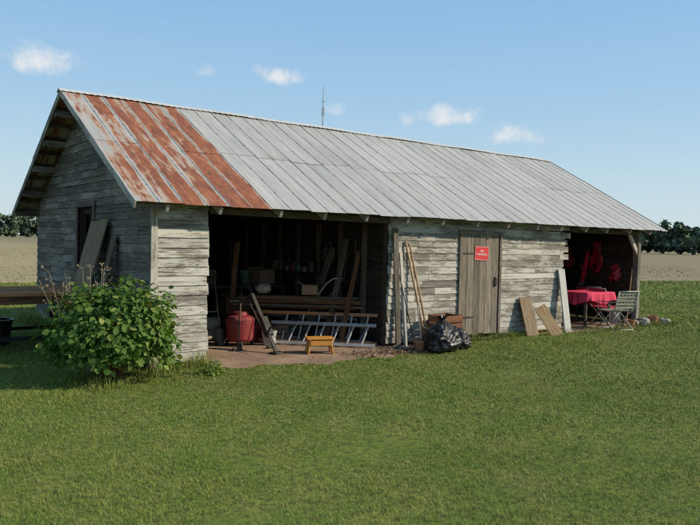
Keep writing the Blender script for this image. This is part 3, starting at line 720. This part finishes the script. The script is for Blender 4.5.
def ladder(loc,rz,tilt,L,w,label,mat='alu',name='aluminium_ladder',sl=-.10,stp=.24):
    t=thing(name,label,'ladder',loc,rot=(tilt,0,rz),group='ladders lying in the open bay')
    beamobj('rail',mat,t,(0,0,.03),(L,0,.03),.028,.055,bevel=.003);beamobj('rail',mat,t,(0,0,w),(L,0,w),.028,.055,bevel=.003)
    rg=MB();rg.tube([(0,0,.03),(sl,0,w)],.015,8);r0=None;n_=int((L-.2)/stp)
    for i in range(n_):
        if r0 is None:r0=rg.obj('rung','alu',t);o=r0
        else:o=r0.copy();COL.objects.link(o)
        o.location=(.22+i*stp,0,0)
ladder((3.62,-.10,.02),radians(136),radians(36),1.75,.40,'aluminium extension ladder lying on its side')
ladder((3.76,.02,.02),radians(137),radians(24),1.95,.52,'orange brown railed ladder resting behind another','fibre','orange_ladder',-.06,.27)
ladder((3.80,.22,.02),radians(125),radians(50),2.1,.55,'longer aluminium ladder resting behind another','alu','aluminium_ladder',-.12,.26)
t=thing('step_stool','small yellow orange wooden step stool on dirt','stool',(2.60,-.02,0),rz=radians(-22))
mb=MB();mb.box((0,0,.235),(.42,.24,.025));mb.obj('seat','yellow',t,bevel=.005)
for sg in(-1,1):
    mb=MB()
    pts=[(-.13,0),(-.05,0),(-.03,.08),(.03,.08),(.05,0),(.13,0),(.10,.222),(-.10,.222)]
    vs=[];x0=sg*.16
    for xx in(x0-.011,x0+.011):
        for y,z in pts: vs.append(Vector((xx+ (sg*.03*(1-z/.22)),y,z)))
    fs=[tuple(range(8)),tuple(range(15,7,-1))]+[(i,(i+1)%8,(i+1)%8+8,i+8) for i in range(8)]
    mb._add(vs,fs,vs);mb.obj('leg','yellow',t)
for y in(-.112,.112): mb=MB();mb.box((0,y,.17),(.32,.016,.07));mb.obj('apron','yellow',t)
t=thing('workbench','dark wooden workbench loaded with clutter','workbench',(2.3,3.0,0))
mb=MB()
for i in range(4): mb.beam((-1.35,-.38+i*.22,.85),(1.35,-.38+i*.22,.85),.21,.04,seg=4,jit=.002)
mb.obj('bench_top','darkwood',t)
for x in(-1.25,1.25):
    for y in(-.38,.3): beamobj('leg','darkwood',t,(x,y,0),(x,y,.83),.09,.09)
mb=MB();mb.box((-.05,0,.3),(2.4,.6,.03));mb.obj('shelf','darkwood',t)
for i in range(14):
    f_=random.uniform(0,.5);y0=random.uniform(-.16,.16);z_=.57+.035*(i%5)+.004*i
    p0=(2.15+f_,2.05-f_*.7+y0*.5,z_);p1=(3.83,.62+y0*1.6+.1*(i%3),z_+random.uniform(-.02,.03));wd=random.choice([.09,.12,.15,.19])
    t=thing('lumber_plank','brown plank stored on supports in the bay','plank',p0,group='lumber planks stacked in the open bay');beamobj('plank',['brown','frame','ply','brown'][i%4],t,(0,0,0),Vector(p1)-Vector(p0),wd,.03,seg=4,jit=.003)
for lx,ly in((2.6,1.75),(3.6,.98)):
    t=thing('sawhorse','rough wooden sawhorse under stored planks','sawhorse',(lx,ly,0),rz=radians(50),group='sawhorses under the lumber')
    beamobj('crossbar','frame',t,(-.4,0,.5),(.4,0,.5),.09,.06)
    for x in(-.33,.33):
        for y in(-.22,.22): beamobj('leg','frame',t,(x,y,0),(x,0,.5),.05,.03)
for i,(p0,p1,wd) in enumerate([((3.25,.75,0),(3.80,.95,1.75),.10),((3.35,.45,0),(3.80,.60,1.55),.08),((3.1,1.2,0),(3.8,1.35,1.6),.12),((2.3,2.35,0),(2.6,2.65,1.65),.09),((1.55,2.3,0),(1.25,2.75,1.7),.10)]):
    t=thing('leaning_plank','rough plank leaning inside the open bay','plank',p0,group='planks leaning inside the bay');beamobj('plank',['frame','brown'][i%2],t,(0,0,.01),Vector(p1)-Vector(p0),wd,.025,seg=4,jit=.003)
def bucket(loc,r,h,mat,label):
    t=thing('bucket',label,'bucket',loc,random.uniform(0,3));mb=MB();mb.lathe([(r*.82,0),(r*.97,h*.88),(r*1.05,h*.88),(r*1.05,h*.93),(r,h*.93),(r*1.02,h),(r*.95,h),(r*.78,.02)],22);mb.obj('bucket_body',mat,t)
    mb=MB();mb.tube([(r*1.03,0,h*.9),(r*.95,-r*.5,h*.62),(0,-r*1.08,h*.5),(-r*.95,-r*.5,h*.62),(-r*1.03,0,h*.9)],.004,6);mb.obj('handle','steel',t)
bucket((1.25,1.5,0),.14,.30,'hose','dull plastic bucket near the vacuum')
bucket((1.5,2.8,.87),.14,.3,'darkhose','dark plastic bucket on the workbench')
bucket((2.9,2.9,.87),.12,.26,'green','dark green bucket on the workbench')
bucket((11.15,.35,0),.16,.3,'alu','grey metal bucket inside the end post')
bucket((2.35,1.05,0),.12,.24,'whiteplastic','small pale bucket behind the ladders')
crate((2.0,2.9,.87),.2,.45,.32,.28,'frame','dark wooden crate on the workbench')
crate((2.62,1.35,0),-.4,.42,.36,.3,'frame','grey wooden crate on the dirt floor')
crate((1.35,2.35,0),.3,.5,.4,.45,'frame','large grey crate beside the workbench')
def cardbox(loc,rz,sx,sy,sz,label):
    t=thing('cardboard_box',label,'box',loc,rz);mb=MB();mb.box((0,0,sz/2),(sx,sy,sz));mb.obj('box_body','card',t,bevel=.004)
    for sg in(-1,1):
        mb=MB();mb.grid(lambda u,v:(-sx/2+sx*u,sg*(sy/2+.12*v),sz+.004+.07*v*(1-.4*v)),3,3);mb.obj('flap','card',t)
cardbox((3.3,2.95,.87),.2,.38,.3,.26,'open brown cardboard box on the workbench');cardbox((2.75,3.0,.32),-.1,.5,.4,.32,'brown cardboard box on the bench shelf');cardbox((9.3,1.7,0),.3,.5,.4,.4,'brown cardboard box in the end bay')
cardbox((3.2,1.15,.80),.9,.34,.26,.16,'brown cardboard box on stacked lumber')
def sack(loc,rz,label,s_=1.0):
    t=thing('feed_sack',label,'sack',loc,rz);mb=MB()
    def fn(u,v):
        a=2*pi*u;b=pi*v-pi/2;d_=Vector((cos(a)*cos(b),sin(a)*cos(b),sin(b)));k=1+.2*noise.noise(d_*2+Vector(loc))+.06*noise.noise(d_*7)
        q=max(abs(d_.x),abs(d_.y))**.5+.2;return (d_.x/q*.30*k*s_,d_.y/q*.20*k*s_,max(0,.09+d_.z*.10*k)*s_)
    mb.grid(fn,40,20);mb.obj('sack_body','sack',t,smooth=True)
sack((2.6,1.7,.80),1.0,'pale feed sack lying on stacked lumber',.8);sack((1.75,2.0,0),.3,'pale feed sack slumped on dirt floor');sack((1.78,2.05,.18),.8,'pale feed sack stacked on another')
def fuelcan(loc,rz,mat,label):
    t=thing('fuel_can',label,'fuel can',loc,rz);mb=MB();mb.box((0,0,.14),(.28,.18,.28));mb.obj('can_body',mat,t,bevel=.03)
    mb=MB();mb.tube([(.08,0,.28),(.1,0,.33),(.17,0,.40)],[.022,.018,.01],10);mb.obj('spout','black',t)
    mb=MB();mb.tube([(-.11,0,.27),(-.09,0,.34),(.03,0,.34),(.05,0,.27)],.012,8);mb.obj('handle',mat,t)
fuelcan((2.32,1.5,0),.5,'red','red plastic fuel can on dirt floor');fuelcan((1.1,1.9,0),1.2,'green','green fuel can on dirt floor')
t=thing('wall_shelf','rough wooden shelf fixed on the partition','shelf',(3.70,2.6,1.12));beamobj('shelf_board','darkwood',t,(0,-.8,0),(0,.8,0),.24,.03,seg=4,jit=.003)
for y in(-.6,.6): beamobj('bracket','darkwood',t,(.1,y,-.02),(.12,y,-.24),.04,.03)
for i in range(8):
    y=1.9+i*.185+random.uniform(-.03,.03);r=random.uniform(.04,.08);h=random.uniform(.09,.2)
    t=thing('paint_can','small old paint can on the wall shelf','can',(3.70+random.uniform(-.04,.04),y,1.135),group='paint cans on the wall shelf')
    mb=MB();mb.lathe([(r*.96,0),(r,.006),(r,h-.01),(r*1.05,h-.008),(r*1.05,h),(r*.9,h),(r*.88,h-.012)],16);mb.obj('can_body',['steel','card','green','red','darkhose'][i%5],t)
    mb=MB();mb.tube([(0,-r*1.02,h*.8),(0,-r*1.2,h*.5),(0,-r*1.02,h*.3)],.003,5);mb.obj('handle','steel',t)
for i in range(7):
    x=.45+i*.06+random.uniform(-.02,.02);hh=random.uniform(1.5,2.0)
    t=thing('metal_pipe','old pipe standing in the bay corner','pipe',(x,3.3+.06*i,0),group='pipes leaning in the bay corner')
    mb=MB();mb.tube([(0,0,0),(-.2+random.uniform(-.05,.05),.12,hh)],random.uniform(.012,.025),8);mb.obj('shaft',['steel','frame','frame'][i%3],t,smooth=True)
t=thing('push_mower','old push mower with bent pale handle','lawn mower',(3.25,1.75,0),rz=radians(110))
mb=MB();mb.lathe([(.27,.08),(.29,.10),(.28,.20),(.2,.22),(.02,.22)],24);mb.obj('deck','green',t)
mb=MB();mb.lathe([(.12,.22),(.13,.24),(.13,.34),(.11,.38),(.03,.39)],18);mb.box((.1,0,.3),(.12,.12,.1));mb.obj('engine','steel',t)
wm=MB();wm.tube([(0,-.02,.09),(0,.02,.09)],.09,18);w0=None
for x,y in((.27,.25),(.27,-.25),(-.27,.25),(-.27,-.25)):
    if w0 is None:w0=wm.obj('wheel','rubber',t);o=w0
    else:o=w0.copy();COL.objects.link(o)
    o.location=(x,y,0)
mb=MB();mb.tube([(-.25,.2,.15),(-.6,.2,.7),(-.85,.2,1.0),(-.95,.15,1.08),(-.95,-.15,1.08),(-.85,-.2,1.0),(-.6,-.2,.7),(-.25,-.2,.15)],.012,8);mb.obj('handle','alu',t,smooth=True)
def tyre(loc,rot,label):
    t=thing('tyre',label,'tyre',loc,rot=rot);mb=MB();prof=[(.20,-.07),(.26,-.085),(.31,-.075),(.325,-.04),(.325,.04),(.31,.075),(.26,.085),(.20,.07)]
    nn=32;vs=[];fs=[]
    for i in range(nn):
        a=2*pi*i/nn
        for r,z in prof: vs.append(Vector((r*cos(a),r*sin(a),z)))
    m_=len(prof)
    for i in range(nn):
        for j in range(m_): fs.append((i*m_+j,((i+1)%nn)*m_+j,((i+1)%nn)*m_+(j+1)%m_,i*m_+(j+1)%m_))
    mb._add(vs,fs,vs);mb.obj('tread','rubber',t,smooth=True)
tyre((1.1,2.8,.33),(radians(80),0,radians(20)),'old black tyre leaning in the bay')
tyre((2.9,2.3,.09),(0,0,0),'old black tyre flat on dirt floor')
t=thing('garden_hose','dull coiled garden hose hung on partition','hose',(3.82,1.45,1.45));mb=MB()
mb.tube([(-.03-.02*((i*7)%5)/5,(.13+.04*sin(i*.9))*cos(i*2*pi/20),-.05*sin(i*.2)+(.17+.04*cos(i*.73))*sin(i*2*pi/20)) for i in range(104)],.010,6);mb.obj('coil','darkhose',t,smooth=True)
mb=MB();mb.tube([(.05,0,.15),(-.08,0,.15),(-.08,0,.19)],.008,6);mb.obj('hook','steel',t)
for i,(y,z,l,dy_) in enumerate([(.45,1.6,1.0,.12),(.72,1.75,.6,-.04),(.95,1.5,.5,.05),(2.9,1.7,.4,-.1),(3.2,1.8,.5,.08)]):
    t=thing('hand_tool','rusty long handled tool hung on partition','tool',(3.82,y,z),group='tools hanging on the partition wall')
    mb=MB();mb.tube([(0,0,0),(-.02,dy_,-l)],.012,8);mb.obj('handle','frame',t);mb=MB();mb.beam((-.03,dy_-.1,-l),(-.03,dy_+.16,-l),.03,.05);mb.obj('tool_head','steel',t,bevel=.004)

# ------------------------------------------------------------------ right bay
t=thing('cloth_covered_table','table draped with pinkish red cloth','table',(9.85,.25,0))
mb=MB();mb.box((0,0,.73),(.98,.72,.03));mb.obj('table_top','ply',t)
lg=MB();lg.beam((0,0,0),(0,0,.715),.05,.05);l0=None
for x,y in((.44,-.3),(.44,.3),(-.44,-.3),(-.44,.3)):
    if l0 is None:l0=lg.obj('leg','frame',t);o=l0
    else:o=l0.copy();COL.objects.link(o)
    o.location=(x,y,0)
mb=MB()
def cloth(u,v):
    a=2*pi*u;sx_,sy_=.505,.375
    k=1/max(abs(cos(a)),abs(sin(a)));x=cos(a)*k*sx_;y=sin(a)*k*sy_
    if v<.5: q=v*2;return (x*q,y*q,.752+.003*sin(x*q*20)*cos(y*q*14))
    q=(v-.5)*2;f=1+.06*q*sin(a*14)+.03*q*sin(a*23+1)
    return (x*f,y*f,.752-.22*q-.05*q*sin(a*4+1))
mb.grid(cloth,160,16);mb.obj('tablecloth','pinkcloth',t,smooth=True,solid=.003)
def lawn_chair(loc,rz,fm,wm_,label):
    t=thing('lawn_chair',label,'chair',loc,rz=rz);mb=MB()
    for sgn in(-1,1):
        x=sgn*.26
        mb.tube([(x,-.24,0),(x,.22,.42)],.012,8);mb.tube([(x,.26,0),(x,-.22,.42)],.012,8)
        mb.tube([(x,-.24,.40),(x,.22,.38),(x,.27,.45),(x,.38,.82)],.012,8);mb.tube([(x,-.22,.42),(x,-.24,.58),(x,.2,.58),(x,.31,.6)],.012,8)
    mb.tube([(-.26,.38,.82),(.26,.38,.82)],.012,8);mb.tube([(-.26,-.24,.40),(.26,-.24,.40)],.012,8);mb.tube([(-.26,.26,0.01),(.26,.26,0.01)],.012,8);mb.tube([(-.26,-.24,.01),(.26,-.24,.01)],.012,8);mb.obj('frame',fm,t,smooth=True)
    mb=MB()
    for i in range(6): mb.beam((-.26,-.2+i*.08,.405),(.26,-.2+i*.08,.405),.055,.004)
    for i in range(6): mb.beam((-.22+i*.088,-.23,.41),(-.22+i*.088,.23,.39),.05,.004)
    mb.obj('seat',wm_,t);mb=MB()
    for i in range(5): mb.beam((-.26,.28+i*.02,.48+i*.075),(.26,.28+i*.02,.48+i*.075),.004,.05)
    for i in range(6): mb.beam((-.22+i*.088,.265,.44),(-.22+i*.088,.375,.82),.05,.004,up=(0,1,0))
    mb.obj('backrest',wm_,t)
lawn_chair((9.95,-.40,0),radians(165),'alu','hose','folding lawn chair with metal tube frame')
lawn_chair((10.75,.75,0),radians(120),'steel','redcloth','red webbed folding chair behind the table')
lawn_chair((10.55,.15,0),radians(80),'alu','pinkcloth','red webbed lawn chair pushed against the table')
def drape(loc,wd,h,mat,label,name,cat,rz=0,seed=0):
    t=thing(name,label,cat,loc,rz);mb=MB()
    def fn(u,v):
        x=(u-.5)*wd*(.3+.7*min(1,v*1.6)-.3*max(0,v-.6)+.12*sin(v*9+seed))
        nn=noise.noise(Vector((u*3.1,v*2.2,seed)))
        return (x+.10*nn,.06*sin(u*17+seed+3*nn)*(.3+v)+.10*noise.noise(Vector((u*4,v*5,seed+4))),-h*v*(1-.3*abs(sin(u*5+seed)))-.08*nn*v)
    mb.grid(fn,48,36);mb.obj('cloth_body',mat,t,smooth=True,solid=.008)
    mb=MB();mb.tube([(0,.1,.02),(0,-.02,.02),(0,-.02,.05)],.007,6);mb.obj('hook','steel',t)
drape((11.28,.95,1.86),.42,.8,'redcloth','crumpled red jacket hanging inside the end bay','hanging_jacket','jacket',radians(80),1)
drape((11.25,1.75,1.65),.5,.45,'redcloth','red cloth hanging inside the end bay','hanging_cloth','cloth',radians(85),2.4)
drape((11.2,.38,1.35),.22,.4,'redcloth','small red cloth hanging near the end post','hanging_cloth','cloth',radians(75),5.1)
drape((11.25,1.35,1.3),.35,.55,'steel','dark cloth hanging inside the end bay','hanging_cloth','cloth',radians(85),7.7)
t=thing('folded_umbrella','folded red umbrella hung in the bay','umbrella',(11.0,1.15,.85),rot=(.12,.1,0));mb=MB();mb.lathe([(.01,0),(.05,.1),(.06,.5),(.04,.72),(.015,.8)],10);mb.obj('canopy','redcloth',t);mb=MB();mb.tube([(0,0,-.05),(0,0,.92),(.03,0,.96),(.06,0,.92)],.009,8);mb.obj('handle','steel',t)
t=thing('push_broom','wooden broom leaning near the end post','broom',(11.0,-.05,0));mb=MB();mb.tube([(0,0,.1),(.32,.1,1.25)],.013,8);mb.obj('handle','tan',t);mb=MB();mb.beam((-.15,0,.09),(.15,0,.09),.06,.04);mb.obj('head','brown',t)
def pot(loc,r,h,mat,label,name='flower_pot'):
    t=thing(name,label,'pot',loc);mb=MB();mb.lathe([(r*.68,0),(r*.95,h*.78),(r*1.08,h*.78),(r*1.08,h),(r*.92,h),(r*.6,.02)],20);mb.obj('pot_body',mat,t)
pot((10.75,-.30,0),.10,.15,'terracotta','terracotta flower pot beside the end post')
pot((11.05,-.42,0),.08,.11,'stone','small grey flower pot beside the end post')
pot((11.75,-.25,0),.12,.18,'terracotta','larger terracotta pot outside the end post')
def rock(loc,sx,sy,sz,label):
    t=thing('stone_block',label,'stone',loc,random.uniform(0,3),group='stones around the end post');mb=MB()
    def fn(u,v):
        a=2*pi*u;b=pi*v-pi/2;d_=Vector((cos(a)*cos(b),sin(a)*cos(b),sin(b)));k=1+.3*noise.noise(d_*1.7+Vector(loc))
        q=max(abs(d_.x),abs(d_.y),abs(d_.z))**.6;return (d_.x/q*sx*k,d_.y/q*sy*k,sz*.8+d_.z/q*sz*k)
    mb.grid(fn,24,14);mb.obj('stone_body','stone',t,smooth=True)
for p,s in[((11.42,-.22,0),(.16,.10,.08)),((11.95,-.42,0),(.13,.09,.07)),((12.15,-.05,0),(.10,.1,.06)),((11.2,-.15,0),(.09,.07,.05))]: rock(p,*s,'rough grey stone at the post foot')
crate((10.6,2.2,0),.2,.7,.45,.6,'frame','grey wooden crate stored in the end bay');crate((9.2,2.4,0),-.2,.6,.5,.5,'brown','brown wooden crate stored in the end bay')
tyre((9.0,1.3,.33),(radians(75),0,radians(-60)),'old black tyre leaning in the end bay')

# ------------------------------------------------------------------ radio mast
t=thing('radio_mast','thin steel radio mast rising beyond the roof','radio mast',(30.9,40.7,0));mb=MB()
mb.tube([(0,0,0),(0,0,8),(0,0,12.6),(0,0,15.1)],[.06,.05,.04,.018],8);mb.obj('pole','mast',t)
mb=MB()
for z,l in((13.75,.24),(13.2,.14)):
    for a in(0,pi/2): mb.tube([(-l*cos(a),-l*sin(a),z),(l*cos(a),l*sin(a),z)],.018,5)
for a in range(4):
    q=a*pi/2+.4;mb.tube([(.13*cos(q),.13*sin(q),12.5),(.13*cos(q),.13*sin(q),13.2)],.014,5)
mb.obj('antenna','mast',t)
